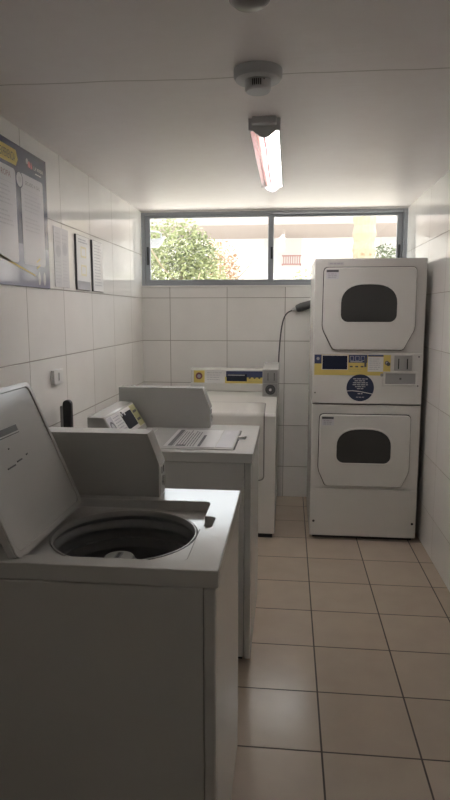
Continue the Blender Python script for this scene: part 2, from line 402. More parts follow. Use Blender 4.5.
def make_washer(y0, label, is_open):
    yc = y0 + WW*.983/2
    r = empty('top_load_washer', label, 'washing machine', (-.500 if is_open else -.491, yc, .0253), 'coin operated top load washers')
    r.scale = (.983, .983, .983)
    hw = WW/2
    lx = lambda X: X + .5035
    # carcass
    cm = MB().ring([(-FX, -hw), (FX-.034, -hw), (FX-.034, hw), (-FX, hw)], [(-FX+.03, -hw+.03), (FX-.064, -hw+.03), (FX-.064, hw-.03), (-FX+.03, hw-.03)], (0, 0, 0), (1, 0, 0), (0, 1, 0), (0, 0, 1), .002, .867, 'enamel')
    cm.box((-FX+.029, -hw+.029, .003), (FX-.063, hw-.029, .02), 'enamel').build('cabinet', r, .004)
    MB().box((-FX+.02, -hw+.015, -.014), (FX-.04, hw-.015, .003), 'gap').build('dark_base', r)  # near-black box stands in for the kick shadow under the cabinet
    MB().box((FX-.0325, -hw, -.006), (FX-.004, hw, .866), 'enamel').build('front_panel', r, .005)
    for sx in (-1, 1):
        for sy in (-1, 1):
            MB().cyl((sx*(FX-.07), sy*(hw-.06), -.0257), .02, .0145, 'black').build('foot', r)
    # worktop
    top = MB().box((-FX, -hw-.002, .868), (FX+.003, hw+.002, ZT), 'enamel_top').build('worktop', r)
    cx, cy = lx(-.440), (1.574 - 1.602)
    ra, rb, rc, rd = lx(-.648), lx(-.228), -.265, .183
    hole = [(ra, rc), (rb, rc), (rb, -.05), (lx(-.198), -.04), (lx(-.196), .045), (rb, .052), (rb, rd), (ra, rd)]
    hole = rpoly(hole, [.02, .02, .006, .012, .012, .006, .02, .02], 4)
    c = MB().prism(hole, 'z', .880 if is_open else .890, ZT+.05, 'enamel_top').build('cut')
    c.parent = r; boolean(top, c)
    if is_open:
        c = MB().prism([(cx + .200*math.cos(2*math.pi*k/72), cy + .200*math.sin(2*math.pi*k/72)) for k in range(72)], 'z', .80, .95, 'enamel_top').build('cut')
        c.parent = r; boolean(top, c)
    top.data.shade_smooth(); top.data.set_sharp_from_angle(angle=math.radians(35))
    b = top.modifiers.new('bevel', 'BEVEL'); b.width = .0035; b.segments = 2; b.limit_method = 'ANGLE'; b.angle_limit = math.radians(50)
    # lid
    ll, lw = rb - ra - .006, rd - rc - .008
    hx, hy = ra + .003, (rc + rd)/2
    if is_open:
        D = V((-.389, 0, .921)); u = V((0, 1, 0)); n = u.cross(D)
        O = V((lx(-.623), hy - .031, .905))
        lid = MB()
        P = rrect(-.230, 0, .222, .408, .022)
        lid.slab(P, O, u, D, n, -.020, 0, 'enamel')
        lid.ring(P, inset_poly(P, .016), O, u, D, n, -.001, .004, 'enamel')
        lid = lid.build('lid', r, .004)
        lid['label'] = 'open washer lid tilted back against the console'
        p = Print(O + n*.0012, u, D)
        p.sheet([(-.20, .276), (.040, .276), (.040, .303), (-.20, .303)], 'lgrey')
        p.rect(-.198, .284, .038, .301, 'dgrey'); p.rect(-.198, .2775, .038, .2802, 'ink')
        p.build('lid_label', lid)
        for a, b_, w in ((-.095, .200, .045), (-.036, .206, .03), (.024, .212, .010), (-.052, .246, .006)):
            p = Print(O + n*.0012, u, D); p.t = 0; p.sheet([(a, b_), (a+w, b_+.001), (a+w, b_+.005), (a, b_+.004)], 'ink', .0004); p.build('scuff_mark', lid)
        MB().tube([O + u*-.19 + D*.004 + n*-.012, O + u*.19 + D*.004 + n*-.012], .007, 'enamel_grey').build('hinge', lid)
        # basket, ring and agitator
        prof = [(.1995, .8785), (.1995, .860), (.204, .856), (.208, .848), (.196, .838), (.196, .826), (.212, .818), (.218, .800), (.210, .785), (.219, .77), (.222, .70), (.222, .48), (.20, .45), (0, .44)]
        MB().lathe(prof, (cx, cy, 0), 'tub', 72).build('basket', r, ang=60)
        MB().lathe([(.1992, .864), (.1994, .8808), (.195, .8808), (.193, .876), (.193, .864), (.1992, .863)], (cx, cy, 0), 'tubrim', 72).build('basket_ring', r)
        MB().lathe([(.2175, .79), (.198, .79), (.198, .762), (.2175, .762)], (cx, cy, 0), 'agit', 72).build('balance_ring', r)
        ag = MB().lathe([(.15, .47), (.12, .5), (.07, .53), (.056, .6), (.052, .76), (.050, .797), (0, .797)], (cx-.018, cy, 0), 'agit', 40)
        for k in range(4):
            t = k*math.pi/2 + .4
            ag.slab([(0, .47), (.15, .47), (.12, .52), (.075, .56), (.065, .72), (0, .72)], (cx-.018, cy, 0), (math.cos(t), math.sin(t), 0), (0, 0, 1), (-math.sin(t), math.cos(t), 0), -.006, .006, 'agit')
        ag = ag.build('agitator', r)
        cp = MB().lathe([(.044, .7972), (.044, .806), (.040, .812), (.028, .815), (0, .815)], (cx-.018, cy, 0), 'cap', 40).build('cap', ag)
        p = Print((cx-.018, cy, .815), (0, 1, 0), (-1, 0, 0)); p.sheet(rrect(-.022, -.008, .022, .010, .004), 'cards', .0008)
        for k in range(6): p.rect(-.018 + k*.0062, -.003, -.0135 + k*.0062, .006, 'ink')
        p.build('cap_label', ag)
    else:
        P = rpoly([(hx, rc+.004), (rb-.004, rc+.004), (rb-.004, rd-.004), (hx, rd-.004)], .018, 4)
        lid = MB().prism(P, 'z', .8905, ZT+.003, 'enamel_top').build('lid', r, .003)
        MB().prism(rpoly([(rb-.0035, -.036), (lx(-.203), -.034), (lx(-.203), .038), (rb-.0035, .042)], .01, 3), 'z', .8903, ZT-.003, 'dgrey').build('lid_notch', lid)
        MB().prism(rpoly([(rb-.005, -.004), (lx(-.201), -.004), (lx(-.201), .036), (rb-.005, .036)], .008, 3), 'z', .9005, ZT+.003, 'enamel_top').build('lid_tab', lid, .002)
        p = Print((lx(-.415), hy, ZT+.0033), (0, 1, 0), (-1, 0, 0))
        p.sheet(rrect(-.19, -.10, .19, .125, .005), 'lgrey', .0008)
        p.rect(-.18, .088, .18, .108, 'ink'); p.rect(-.18, .082, .16, .085, 'ink')
        p.lines(-.18, .074, .18, 7, .0125, .005, 'ink', 1, 5, .7)
        p.rect(-.18, -.035, .06, -.022, 'ink'); p.rect(-.18, .03, -.15, .07, 'ink')
        p.build('lid_label', lid)
        p = Print((lx(-.415), hy, ZT+.0033), (0, 1, 0), (-1, 0, 0))
        p.sheet(rrect(-.19, -.175, .19, -.105, .004), 'cards', .0008); p.rect(.09, -.14, .16, -.12, 'lnk')
        p.build('lid_sticker', lid)
    # control console along the back, sloping face towards the front
    a0, a1 = -hw+.028, hw-.127
    prof = [(lx(-.856), ZT), (lx(-.856), 1.045), (lx(-.784), 1.045), (lx(-.712), .928), (lx(-.706), ZT)]
    cs = MB().prism(prof, 'y', a0, a1, 'enamel_grey').build('console', r, .005)
    O = V((lx(-.748), (a0+a1)/2, .9865)); u = V((0, 1, 0)); v = V((-.072, 0, .117))
    p = Print(O, u, v); w2 = (a1-a0)/2
    p.sheet(rrect(-w2+.008, -.058, w2-.008, .058, .004), 'paper')
    p.rect(w2-.10, -.056, w2-.01, .056, 'olive'); p.rect(-w2+.01, -.056, -w2+.075, .056, 'cards')
    p.disc(-w2+.04, .008, .028, 'ink', 2); p.disc(-w2+.04, .008, .018, 'lnk', 3)
    p.lines(-w2+.09, .045, -w2+.20, 7, .013, .004, 'lnk', 2, 3)
    p.rect(-.035, -.040, w2-.105, .040, 'lcd', 2); p.rect(-.02, .040, .0, .052, 'lcd', 2); p.rect(.015, .028, .035, .05, 'paper', 3); p.rect(-.03, .03, -.012, .044, 'paper', 3)
    for k in (-.022, .022): p.rect(w2-.085, k-.006, w2-.025, k+.006, 'ink', 2)
    p.build('control_panel', cs)
    # coin box standing on the far side of the top
    c0, c1 = hw-.100, hw-.020
    prof = [(lx(-.858), ZT), (lx(-.393), ZT), (lx(-.393), 1.016), (lx(-.429), 1.113), (lx(-.858), 1.113)]
    cb = MB().prism(prof, 'y', c0, c1, 'enamel_grey').build('coin_box', r, .0015)
    xf = lx(-.393)
    MB().box((xf-.002, c0+.012, .915), (xf+.002, c1-.012, 1.008), 'lgrey').build('coin_face', cb, .001)
    MB().cyl((xf+.001, (c0+c1)/2, .955), .017, .008, 'chrome', (1, 0, 0)).build('lock', cb)
    for s in (-.012, .012): MB().box((xf+.001, (c0+c1)/2+s-.002, .98), (xf+.0035, (c0+c1)/2+s+.002, 1.002), 'black').build('coin_slot', cb)
    MB().cyl((lx(-.80), c1-.02, 1.112), .009, .005, 'steel').build('screw', cb)
    MB().cyl((lx(-.415), c0+.004, ZT+.022), .004, .0, 'steel', (0, -1, 0)) if False else None
    return r

make_washer(1.266, 'open white top-load washing machine nearest, its lid tilted up and basket showing', True)
make_washer(2.403, 'closed white top-load washing machine with printed instructions on its lid, between two others', False)

# ================================================================= FRONT-LOAD WASHER at the far end, facing the camera
r = empty('front_load_washer', 'white washing machine against the tiled back wall, yellow and blue strip on its console', 'washing machine', (-.420, 4.215, 0))
lx = lambda X: X + .425
ly = lambda Y: Y - 4.24
x0, x1 = lx(-.770), lx(-.082)
prof = [(ly(3.895), .03), (ly(3.895), .822), (ly(3.908), .838), (ly(4.30), .895), (ly(4.36), .898), (ly(4.66), .898), (ly(4.66), .03)]
MB().prism(prof, 'x', x0, x1, 'enamel_cream').build('cabinet', r, .004)
MB().box((x0+.015, ly(3.91), 0), (x1-.015, ly(4.64), .031), 'gap').build('dark_base', r)
# wrap-over door with a dark gap around it
def wrap_door(x_a, x_b, off, zb, ytop, rc, m):
    mb = MB(); i = mb.mi(m)
    path = [(ly(3.895)-off, zb), (ly(3.895)-off, zb+rc)] + [(ly(3.895)-off, zb + rc + (.815-zb-rc)*k/4) for k in range(1, 5)]
    path += [(ly(3.896)-off*.9, .823+off*.3), (ly(3.901)-off*.6, .831+off*.7), (ly(3.908), .838+off)]
    n0 = len(path)
    for k in range(1, 9):
        t = k/8; path.append((ly(3.908 + (ytop-3.908)*t), .838 + .057*(ytop-3.908)/.392*t + off))
    L = len(path)
    def edge(k):   # rounded corners at both ends of the wrap
        y, z = path[k]
        ins = 0
        if k == 0: ins = rc
        if k == 1: ins = 0
        if k == L-1: ins = rc
        return ins
    # finer rows near both ends
    pts = []
    for k in range(L-1):
        (ya, za), (yb, zb_) = path[k], path[k+1]
        sub = 6 if k in (0, L-2) else 1
        for j in range(sub):
            t = j/sub; pts.append((ya+(yb-ya)*t, za+(zb_-za)*t))
    pts.append(path[-1])
    d0 = lambda a, b: math.hypot(a[0]-b[0], a[1]-b[1])
    acc = [0]
    for a, b in zip(pts, pts[1:]): acc.append(acc[-1] + d0(a, b))
    tot = acc[-1]; rows = []
    for (y, z), s in zip(pts, acc):
        e = min(s, tot-s); ins = 0
        if e < rc: ins = rc - math.sqrt(max(0, rc*rc - (rc-e)**2))
        rows.append([mb.bm.verts.new((x_a+ins + (x_b-x_a-2*ins)*q/4, y, z)) for q in range(5)])
    for a, b in zip(rows, rows[1:]):
        for q in range(4): mb.bm.faces.new((a[q], a[q+1], b[q+1], b[q])).material_index = i
    return mb
dr = wrap_door(lx(-.694), lx(-.152), .0015, .390, 4.150, .034, 'seal').build('door_gasket', r)
do = wrap_door(lx(-.688), lx(-.160), .0035, .399, 4.138, .028, 'enamel_cream').build('door', r)
sm = do.modifiers.new('solid', 'SOLIDIFY'); sm.thickness = .003; sm.offset = -1
# console
prof = [(ly(4.545), .8985), (ly(4.545), .953), (ly(4.553), .960), (ly(4.557), 1.060), (ly(4.575), 1.066), (ly(4.66), 1.066), (ly(4.66), .8985)]
cs = MB().prism(prof, 'x', lx(-.742), lx(-.192), 'enamel_cream').build('console', r, .003)
p = Print((lx(-.462), ly(4.5525), 1.008), (1, 0, 0), (0, .037, 1))
a, b = -.268, .266
p.sheet([(a, -.049), (b, -.049), (b, .049), (a, .049)], 'paper')
p.rect(a+.012, -.047, a+.095, .045, 'yellow'); p.disc(a+.052, .004, .026, 'red', 2); p.disc(a+.052, .002, .014, 'lnk', 3)
p.lines(a+.112, .030, a+.225, 4, .017, .0035, 'lnk', 1, 2, .7)
p.rect(a+.250, -.049, b, .0, 'yellow'); p.rect(a+.258, -.004, b, .042, 'blue', 2)
p.rect(a+.262, -.034, a+.415, .020, 'lcd', 3); p.rect(a+.27, .008, a+.40, .016, 'lnk', 4)
for k in range(3): p.disc(a+.437 + k*.036, -.006, .009, 'ink', 4)
p.lines(a+.43, -.022, b-.01, 2, .012, .003, 'olive', 3, 4)
p.build('control_panel', cs)
# coin meter at the right end of the console
prof = [(ly(4.300), .894), (ly(4.300), 1.090), (ly(4.33), 1.097), (ly(4.70), 1.108), (ly(4.70), .894)]
cb = MB().prism(prof, 'x', lx(-.187), lx(-.074), 'enamel_grey').build('coin_box', r, .003)
yf = ly(4.300)
MB().box((lx(-.181), yf-.003, .992), (lx(-.080), yf+.002, 1.084), 'steel').build('coin_face', cb, .001)
for s in (-.150, -.106): MB().box((lx(s), yf-.005, 1.01), (lx(s)+.004, yf-.0028, 1.065), 'black').build('coin_slot', cb)
MB().box((lx(-.181), yf-.003, .902), (lx(-.080), yf+.002, .987), 'steel').build('cash_door', cb, .001)
MB().lathe([(0, 0), (.036, 0), (.036, .006), (.026, .008), (.024, .012), (.012, .012), (.010, .016), (0, .016)], (lx(-.130), yf-.003, .946), 'dgrey', 32, (0, -1, 0)).build('lock', cb)
MB().lathe([(0, .0162), (.009, .0162), (.009, .019), (0, .019)], (lx(-.130), yf-.003, .946), 'chrome', 24, (0, -1, 0)).build('lock_barrel', cb)

# ================================================================= STACKED DRYER
DXC, DY = .4975, 3.905
r = empty('stacked_dryer', 'tall white stacked pair of tumble dryers by the right wall', 'tumble dryer', (DXC, DY + .35, 0))
lx = lambda X: X - DXC
y0 = -.35
hw = .343
MB().box((-hw, y0+.004, .02), (hw, .35, .901), 'dryer').build('lower_cabinet', r, .006)
MB().box((-hw+.02, y0+.03, 0), (hw-.02, .33, .021), 'gap').build('dark_base', r)
MB().box((-hw+.004, y0+.008, .9005), (hw-.004, .346, .9065), 'gap').build('stack_seam', r)
MB().box((-hw, y0+.004, .906), (hw, .35, 1.820), 'dryer').build('upper_cabinet', r, .006)
MB().box((-hw+.002, y0-.004, .024), (hw-.002, y0+.0045, .345), 'dryer').build('lower_panel', r, .003)
for sx in (-1, 1): MB().cyl((sx*.318, y0-.0038, .122), .008, .003, 'black', (0, -1, 0), 16).build('screw', r)
def arch(cx, z0, z1, hwid, rc=.045):
    P = []
    zs = z0 + (z1-z0)*.50
    pts = [(-hwid, z0), (hwid, z0)]
    base = []
    for k in range(7):
        t = math.radians(180 + 90*k/6); base.append((-hwid+rc + rc*math.cos(t), z0+rc + rc*math.sin(t)))
    for k in range(7):
        t = math.radians(270 + 90*k/6); base.append((hwid-rc + rc*math.cos(t), z0+rc + rc*math.sin(t)))
    n = 16
    for k in range(n+1):
        t = math.pi*k/n; c, s_ = math.cos(t), math.sin(t)
        e = .72
        base.append((hwid*math.copysign(abs(c)**e, c), zs + (z1-zs)*abs(s_)**.9))
    return [(cx+a, b) for a, b in base]
def dryer_door(xa, xb, zt, zs, zb, xin, wz0, wz1, wc, lab):
    O, u, v, n = (0, y0, 0), (1, 0, 0), (0, 0, 1), (0, -1, 0)
    P = rpoly([(lx(xa)+xin, zb), (lx(xb)-xin, zb), (lx(xb), zs), (lx(xb)-.004, zt), (lx(xa)+.004, zt), (lx(xa), zs)], [.018, .018, .03, .028, .028, .03], 5)
    MB().slab(P, O, u, v, n, -.005, .0025, 'gap').build('door_gasket', r)
    d = MB().slab(inset_poly(P, .004), O, u, v, n, .002, .020, 'dryer').build('door', r, .006, 3)
    rim = arch(lx(wc), wz0-.012, wz1+.010, .184, .05); inn = arch(lx(wc), wz0, wz1, .171, .045)
    MB().ring(rim, inn, O, u, v, n, .0195, .0235, 'dryer').build('window_rim', d, .0015)
    MB().slab(inn, O, u, v, n, .0185, .0208, 'dglass').build('door_window', d)
    p = Print((lx(xa)+.02, y0-.0205, zt-.075), u, v)
    p.sheet(rrect(0, 0, .078, .058, .003), 'cards', .0006)
    p.rect(.002, .042, .076, .056, 'ink')
    p.text('COIN' if lab else 'COIN', 0, 0, .0001, 'ink') if False else None
    p.lines(.012, .034, .07, 3, .011, .006, 'lnk', 1, 7, .8)
    p.build('door_label', d)
    return d
dryer_door(.205, .783, 1.768, 1.385, 1.250, .070, 1.428, 1.660, .492, 1)
dryer_door(.198, .784, .843, .472, .363, .048, .524, .746, .488, 0)
p = Print((lx(.235), y0+.004, 1.777), (1, 0, 0), (0, 0, 1)); p.sheet([(0, 0), (.10, 0), (.10, .022), (0, .022)], 'lgrey', .0008); p.lines(.012, .016, .09, 1, .01, .009, 'lnk', 1, 3, 1); p.build('name_plate', r)
# control strip
cp = MB().box((-hw+.002, y0-.004, .9105), (hw-.002, y0+.0045, 1.232), 'dryer').build('control_strip', r, .003)
p = Print((0, y0-.0041, 0), (1, 0, 0), (0, 0, 1))
xa, xb = lx(.165), lx(.640)
p.sheet([(xa, 1.092), (lx(.612), 1.092), (lx(.612), 1.10), (xb, 1.10), (xb, 1.222), (xa, 1.222)], 'yellow', .001)
p.rect(xa, 1.165, xa+.044, 1.222, 'blue'); p.disc(xa+.022, 1.197, .010, 'lnk', 2)
p.rect(xa+.046, 1.126, xa+.210, 1.220, 'paper'); p.rect(xa+.050, 1.129, xa+.206, 1.216, 'lcd', 2)
p.rect(xa+.214, 1.172, xa+.330, 1.222, 'blue')
for k in range(3): p.rect(xa+.222 + k*.034, 1.186, xa+.246 + k*.034, 1.214, 'cards', 2); p.rect(xa+.224 + k*.034, 1.188, xa+.244 + k*.034, 1.212, 'blue', 3)
p.rect(xa+.225, 1.176, xa+.30, 1.180, 'paper', 2)
for k in range(3): p.rect(xa+.222 + k*.034, 1.143, xa+.240 + k*.034, 1.152, 'ink', 2)
p.lines(xa+.215, 1.132, xa+.30, 2, .012, .003, 'olive', 2, 6)
p.rect(xa+.312, 1.145, xa+.326, 1.205, 'ink', 2)
p.rect(xa+.334, 1.212, xa+.43, 1.222, 'blue'); p.rect(xa+.334, 1.116, xa+.43, 1.210, 'paper')
p.lines(xa+.342, 1.198, xa+.42, 6, .013, .003, 'lnk', 2, 9)
p.disc(xa+.452, 1.172, .013, 'ink', 2); p.disc(xa+.452, 1.172, .008, 'lnk', 3)
p.build('control_label', cp)
p = Print((0, y0-.0041, 0), (1, 0, 0), (0, 0, 1))
cx, cz, R_ = lx(.456), 1.012, .086
p.sheet([(cx + R_*math.cos(2*math.pi*k/48), cz + R_*math.sin(2*math.pi*k/48)) for k in range(48)], 'navy', .0014)
for k, w in enumerate((.046, .036, .046, .048, .032, .02)): p.lines(cx-w, cz+.060-k*.0125, cx+w, 1, .01, .005, 'cards', 1, k+11, 1)
p.poly([(cx-.084, cz-.019), (cx-.05, cz-.016), (cx, cz-.021), (cx+.05, cz-.031), (cx+.076, cz-.036), (cx+.076, cz-.041), (cx+.04, cz-.034), (cx, cz-.026), (cx-.05, cz-.021), (cx-.083, cz-.023)], 'paper')
p.lines(cx-.014, cz-.034, cx+.016, 1, .01, .006, 'cards', 1, 30, 1); p.lines(cx-.024, cz-.058, cx+.026, 1, .01, .004, 'cards', 1, 31, 1)
p.build('round_sticker', cp)
MB().disc if False else None
q = MB().box((lx(.662), y0-.010, 1.125), (lx(.772), y0-.003, 1.222), 'steel').build('coin_face', cp, .002)
for s in (.688, .742): MB().box((lx(s)-.003, y0-.013, 1.135), (lx(s)+.003, y0-.0095, 1.20), 'black').build('coin_slot', q)
MB().cyl((lx(.626), y0-.006, 1.165), .012, .004, 'dgrey', (0, -1, 0)).build('key_lock', cp)
MB().cyl((lx(.588), y0-.006, 1.096), .010, .004, 'mgrey', (0, -1, 0)).build('key_lock', cp)
q = MB().ring(rrect(lx(.595), 1.026, lx(.805), 1.118, .004), rrect(lx(.610), 1.038, lx(.797), 1.108, .003), (0, y0, 0), (1, 0, 0), (0, 0, 1), (0, -1, 0), .003, .010, 'dryer').build('cash_drawer_frame', cp, .002)
MB().box((lx(.611), y0-.0065, 1.039), (lx(.796), y0-.0035, 1.107), 'mgrey').build('cash_drawer', cp, .001)
MB().cyl((lx(.703), y0-.0062, 1.073), .007, .004, 'dgrey', (0, -1, 0), 16).build('key_lock', cp)
for X, Z in ((.812, 1.212), (.812, 1.028), (.172, .978)): MB().cyl((lx(X), y0-.0035, Z), .005, .0025, 'dgrey', (0, -1, 0), 12).build('screw', cp)

# ================================================================= ON THE LEFT WALL
E_ = .0007
bd = empty('wall_poster', 'large dark blue laundry instruction poster with yellow ribbon heading on the left wall', 'poster', (XL, 2.43, 1.60))
ly = lambda Y: Y - 2.43
lz = lambda Z: Z - 1.60
MB().box((E_, ly(1.955), 0), (.006, ly(2.915), .597), 'slate').build('board', bd, .0008)
p = Print((.006, 0, 0), (0, 1, 0), (0, 0, 1))
p.sheet([(ly(1.958), .003), (ly(2.912), .003), (ly(2.912), .185), (ly(1.958), .185)], 'slate_glare', .0005)  # paler foot stands in for window glare on the glossy board
for (a, b) in ((2.625, 2.865), (2.325, 2.575), (2.03, 2.28)):
    p.poly(rrect(ly(a), lz(1.70), ly(b), lz(2.088), .018), 'cards', 2)
    p.rect(ly(a)+.012, lz(2.022), ly(b)-.012, lz(2.024), 'lnk', 3)
    p.disc(ly(a)-.012, lz(2.055), .036, 'slate', 3); p.disc(ly(a)-.012, lz(2.055), .030, 'cards', 4); p.disc(ly(a)-.012, lz(2.055), .014, 'lnk', 5)
    p.lines(ly(a)+.03, lz(2.006), ly(b)-.03, 5, .017, .006, 'lnk', 3, int(a*100), .7)
    p.lines(ly(a)+.03, lz(1.905), ly(b)-.03, 4, .017, .006, 'lnk', 3, int(b*100), .6)
p.text('SECADO A GAS', ly(2.668), lz(2.045), .023, 'ink', 3)
p.text('ROPA', ly(2.44), lz(2.045), .034, 'red', 3)
p.poly([(ly(2.02), lz(2.105)), (ly(2.585), lz(2.105)), (ly(2.607), lz(2.135)), (ly(2.590), lz(2.170)), (ly(2.02), lz(2.170))], 'yellow', 2)
p.text('EXPERIENCIA', ly(2.578), lz(2.120), .050, 'ink', 3, 'RIGHT', .46)
p.disc(ly(2.700), lz(2.150), .012, 'cards', 2); p.disc(ly(2.722), lz(2.140), .014, 'pink', 2); p.poly([(ly(2.735), lz(2.125)), (ly(2.757), lz(2.128)), (ly(2.745), lz(2.156))], 'pink', 2)
p.text('LA WASH', ly(2.770), lz(2.128), .024, 'paper', 2); p.lines(ly(2.785), lz(2.116), ly(2.85), 1, .01, .005, 'paper', 2, 3, 1)
p.poly([(ly(1.97), .262), (ly(2.40), .122), (ly(2.74), .058), (ly(2.74), .052), (ly(2.40), .110), (ly(1.97), .244)], 'yellow', 2)
for k in range(2): p.poly([(ly(2.76), .085+k*.028), (ly(2.80), .102+k*.028), (ly(2.80), .110+k*.028), (ly(2.76), .093+k*.028)], 'yellow', 3)
p.disc(ly(2.785), .045, .014, 'cards', 2, e=2.2); p.disc(ly(2.845), .045, .014, 'cards', 2, e=2.2)
p.build('print', bd)

o = Print((XL+E_, 3.09, 1.765), (0, 1, 0), (0, 0, 1)); o.sheet([(-.1, -.149), (.1, -.149), (.1, .149), (-.1, .149)], 'cards', .0025)
o.lines(-.085, .12, -.008, 3, .02, .006, 'lnk', 1, 1); o.lines(.008, .12, .085, 3, .02, .006, 'lnk', 1, 2)
o.disc(-.045, .03, .03, 'lnk', 1); o.disc(.045, .045, .03, 'lnk', 1); o.lines(-.085, -.02, -.008, 7, .017, .006, 'lnk', 1, 3); o.lines(.008, -.01, .085, 7, .017, .006, 'lnk', 1, 4)
o.rect(-.0015, -.14, .0015, .14, 'paper')
t = empty('notice_sheet', loc=(XL, 3.09, 1.765)); so_ = o.build('sheet', t); so_.location = (-XL, -3.09, -1.765)
tag(t, 'two-column notice sheet flat on left wall tiles, right beside the big blue poster', 'notice', 'notices on the left wall')
def framed(yc, w, label, seed):
    t = empty('framed_notice', label, 'notice', (XL, yc, 1.762), 'notices on the left wall')
    MB().box((E_, -w/2, -.150), (.011, w/2, .150), 'dgrey').build('backing_frame', t, .001)
    q = Print((.0113, 0, 0), (0, 1, 0), (0, 0, 1)); q.sheet([(-w/2+.004, -.147), (w/2-.004, -.147), (w/2-.004, .147), (-w/2+.004, .147)], 'paper', .0012)
    if seed == 1:
        for k in range(2): q.rect(-.045, .03-.1*k, .045, .09-.1*k, 'cream'); q.rect(-.035, .04-.1*k, .035, .08-.1*k, 'paper', 2)
        q.lines(-.08, .13, .08, 2, .014, .006, 'lnk', 1, 1); q.rect(-w/2+.006, -.145, w/2-.006, -.10, 'lnk')
    else:
        q.lines(-.07, .125, .07, 14, .018, .005, 'cards', 1, 4)
    q.build('sheet', t)
framed(3.40, .225, 'framed notice with two pale yellow boxes, between the notice sheet and the last notice', 1)
framed(3.665, .200, 'plain white framed notice on left wall, closest to the window', 2)

t = empty('wall_socket', 'small white socket plate on left wall tiles above the nearest washer', 'socket', (XL, 2.945, 1.166))
MB().box((E_, -.060, -.036), (.020, .060, .036), 'paper').build('plate', t, .003)
MB().box((.0195, -.012, -.022), (.0212, .008, .022), 'lgrey').box((.021, -.005, -.018), (.0222, .0, .018), 'ink').build('socket_insert', t)

# black tool handle standing behind the middle washer
t = empty('tool_handle', 'black upright tool handle with grey side strip standing against left wall tiles', 'handle', (-1.105, 2.92, 0))
P = rrect(-.021, 0, .023, 1.052, .0215, 8)
MB().slab(P, (0, 0, 0), (1, 0, 0), (0, 0, 1), (0, -1, 0), -.016, .016, 'black').build('grip', t, .005)
MB().slab(rrect(-.036, .002, -.0215, 1.022, .007, 4), (0, 0, 0), (1, 0, 0), (0, 0, 1), (0, -1, 0), -.012, .012, 'mgrey').build('side_strip', t, .002)

# power cord rising behind the end washer to its plug
t = empty('power_cord', 'grey power cord curving up the back wall to a plug behind the dryer', 'power cord', (0, 4.78, .9))
def bez(P, n=28):
    out = []
    P = [V(p) for p in P]; k_ = len(P)-1
    for i in range(n+1):
        s_ = i/n; q = V((0, 0, 0))
        for k, p_ in enumerate(P): q += p_*(math.comb(k_, k)*s_**k*(1-s_)**(k_-k))
        out.append(q)
    return out
yc = 4.78
pts = bez([(-.095, yc, .45), (-.085, yc, .95), (-.075, yc, 1.20), (-.075, yc, 1.52), (-.03, yc, 1.47), (.028, yc, 1.508)])
MB().tube([(p_.x, p_.y-4.78, p_.z-.9) for p_ in pts], .0055, 'dgrey').build('cable', t)
q = V((.026, 0, 1.508-.9)); dd = V((.165, 0, .052)).normalized()
MB().tube([q - dd*.004, q + dd*.022, q + dd*.03], [.012, .017, .02], 'lgrey', 14).build('plug_collar', t)
MB().tube([q + dd*.026, q + dd*.034, q + dd*.07, q + dd*.12, q + dd*.155, q + dd*.168], [.02, .027, .033, .031, .030, .028], 'dgrey', 18).build('plug', t)
t = empty('socket_box', 'grey wall socket box behind the dryer that takes the plug', 'socket', (.235, YB, 1.565))
MB().box((-.045, -.075, -.05), (.045, -E_, .05), 'lgrey').build('housing', t, .006)

# ================================================================= ON THE CEILING
t = empty('smoke_detector', 'white round smoke detector on the ceiling in front of the tube light', 'smoke detector', (-.114, 2.125, H))
MB().lathe([(0, -.0005), (.080, -.0005), (.080, -.022), (.074, -.032), (.050, -.034), (0, -.034)], (0, 0, 0), 'fitting', 48).build('base', t)
h_ = MB().lathe([(.043, -.0335), (.043, -.062), (.038, -.068), (0, -.068)], (0, 0, 0), 'fitting', 40).build('sensor_head', t)
for k in range(5):
    a = math.radians(-90) + (k-2.3)*.15
    MB().box((-.002, -.0012, -.0095), (.002, .0012, .0095), 'alud').build('vent', h_).matrix_local = Matrix.Translation((.0428*math.cos(a), .0428*math.sin(a), -.049)) @ Matrix.Rotation(a, 4, 'Z') @ Matrix.Rotation(math.pi/2, 4, 'Z')
MB().cyl((.022, -.0365, -.040), .002, .003, 'black', (0, -1, 0), 8).build('indicator', h_)

t = empty('ceiling_dome', 'round grey ceiling fitting nearest the viewer, cut off by the top edge', 'ceiling light', (-.108, 1.60, H))
MB().lathe([(0, -.0005), (.062, -.0005), (.062, -.014), (.057, -.018), (.053, -.018)], (0, 0, 0), 'white', 48).build('trim_ring', t)
MB().lathe([(.0535, -.0165), (.050, -.034), (.036, -.046), (0, -.050)], (0, 0, 0), 'dome', 40).build('dome', t)

# tube light: housing, white reflector, one pink tube, an added bright fill tube, clear wrap cover, end caps
t = empty('fluorescent_ceiling_light', 'fluorescent tube light with clear cover on the ceiling', 'ceiling light', (-.113, 3.20, H))
L0, L1, hwid = -.58, .58, .064
MB().box((-hwid+.003, L0+.0125, -.010), (hwid-.003, L1-.0125, 0), 'reflector').box((-hwid+.002, L0+.0125, -.0445), (-hwid+.005, L1-.0125, -.0005), 'reflector').box((hwid-.005, L0+.0125, -.0445), (hwid-.002, L1-.0125, -.0005), 'reflector').build('housing', t)  # opaque side rails added to keep the tube's light off the ceiling
MB().prism([(-.058, -.040), (-.046, -.016), (-.012, -.0125), (0, -.032), (.012, -.0125), (.046, -.016), (.058, -.040), (.058, -.0105), (-.058, -.0105)], 'y', L0+.02, L1-.02, 'reflector').build('reflector', t)
for xx, mm in ((-.026, 'tube'), (.027, 'tube_fill')):
    MB().tube([(xx, L0+.03, -.031), (xx, L1-.03, -.031)], .0125, mm, 20).build('tube', t)
    for yy in (L0+.018, L1-.030): MB().box((xx-.009, yy, -.043), (xx+.009, yy+.0125, -.0125), 'reflector').build('tube_holder', t)
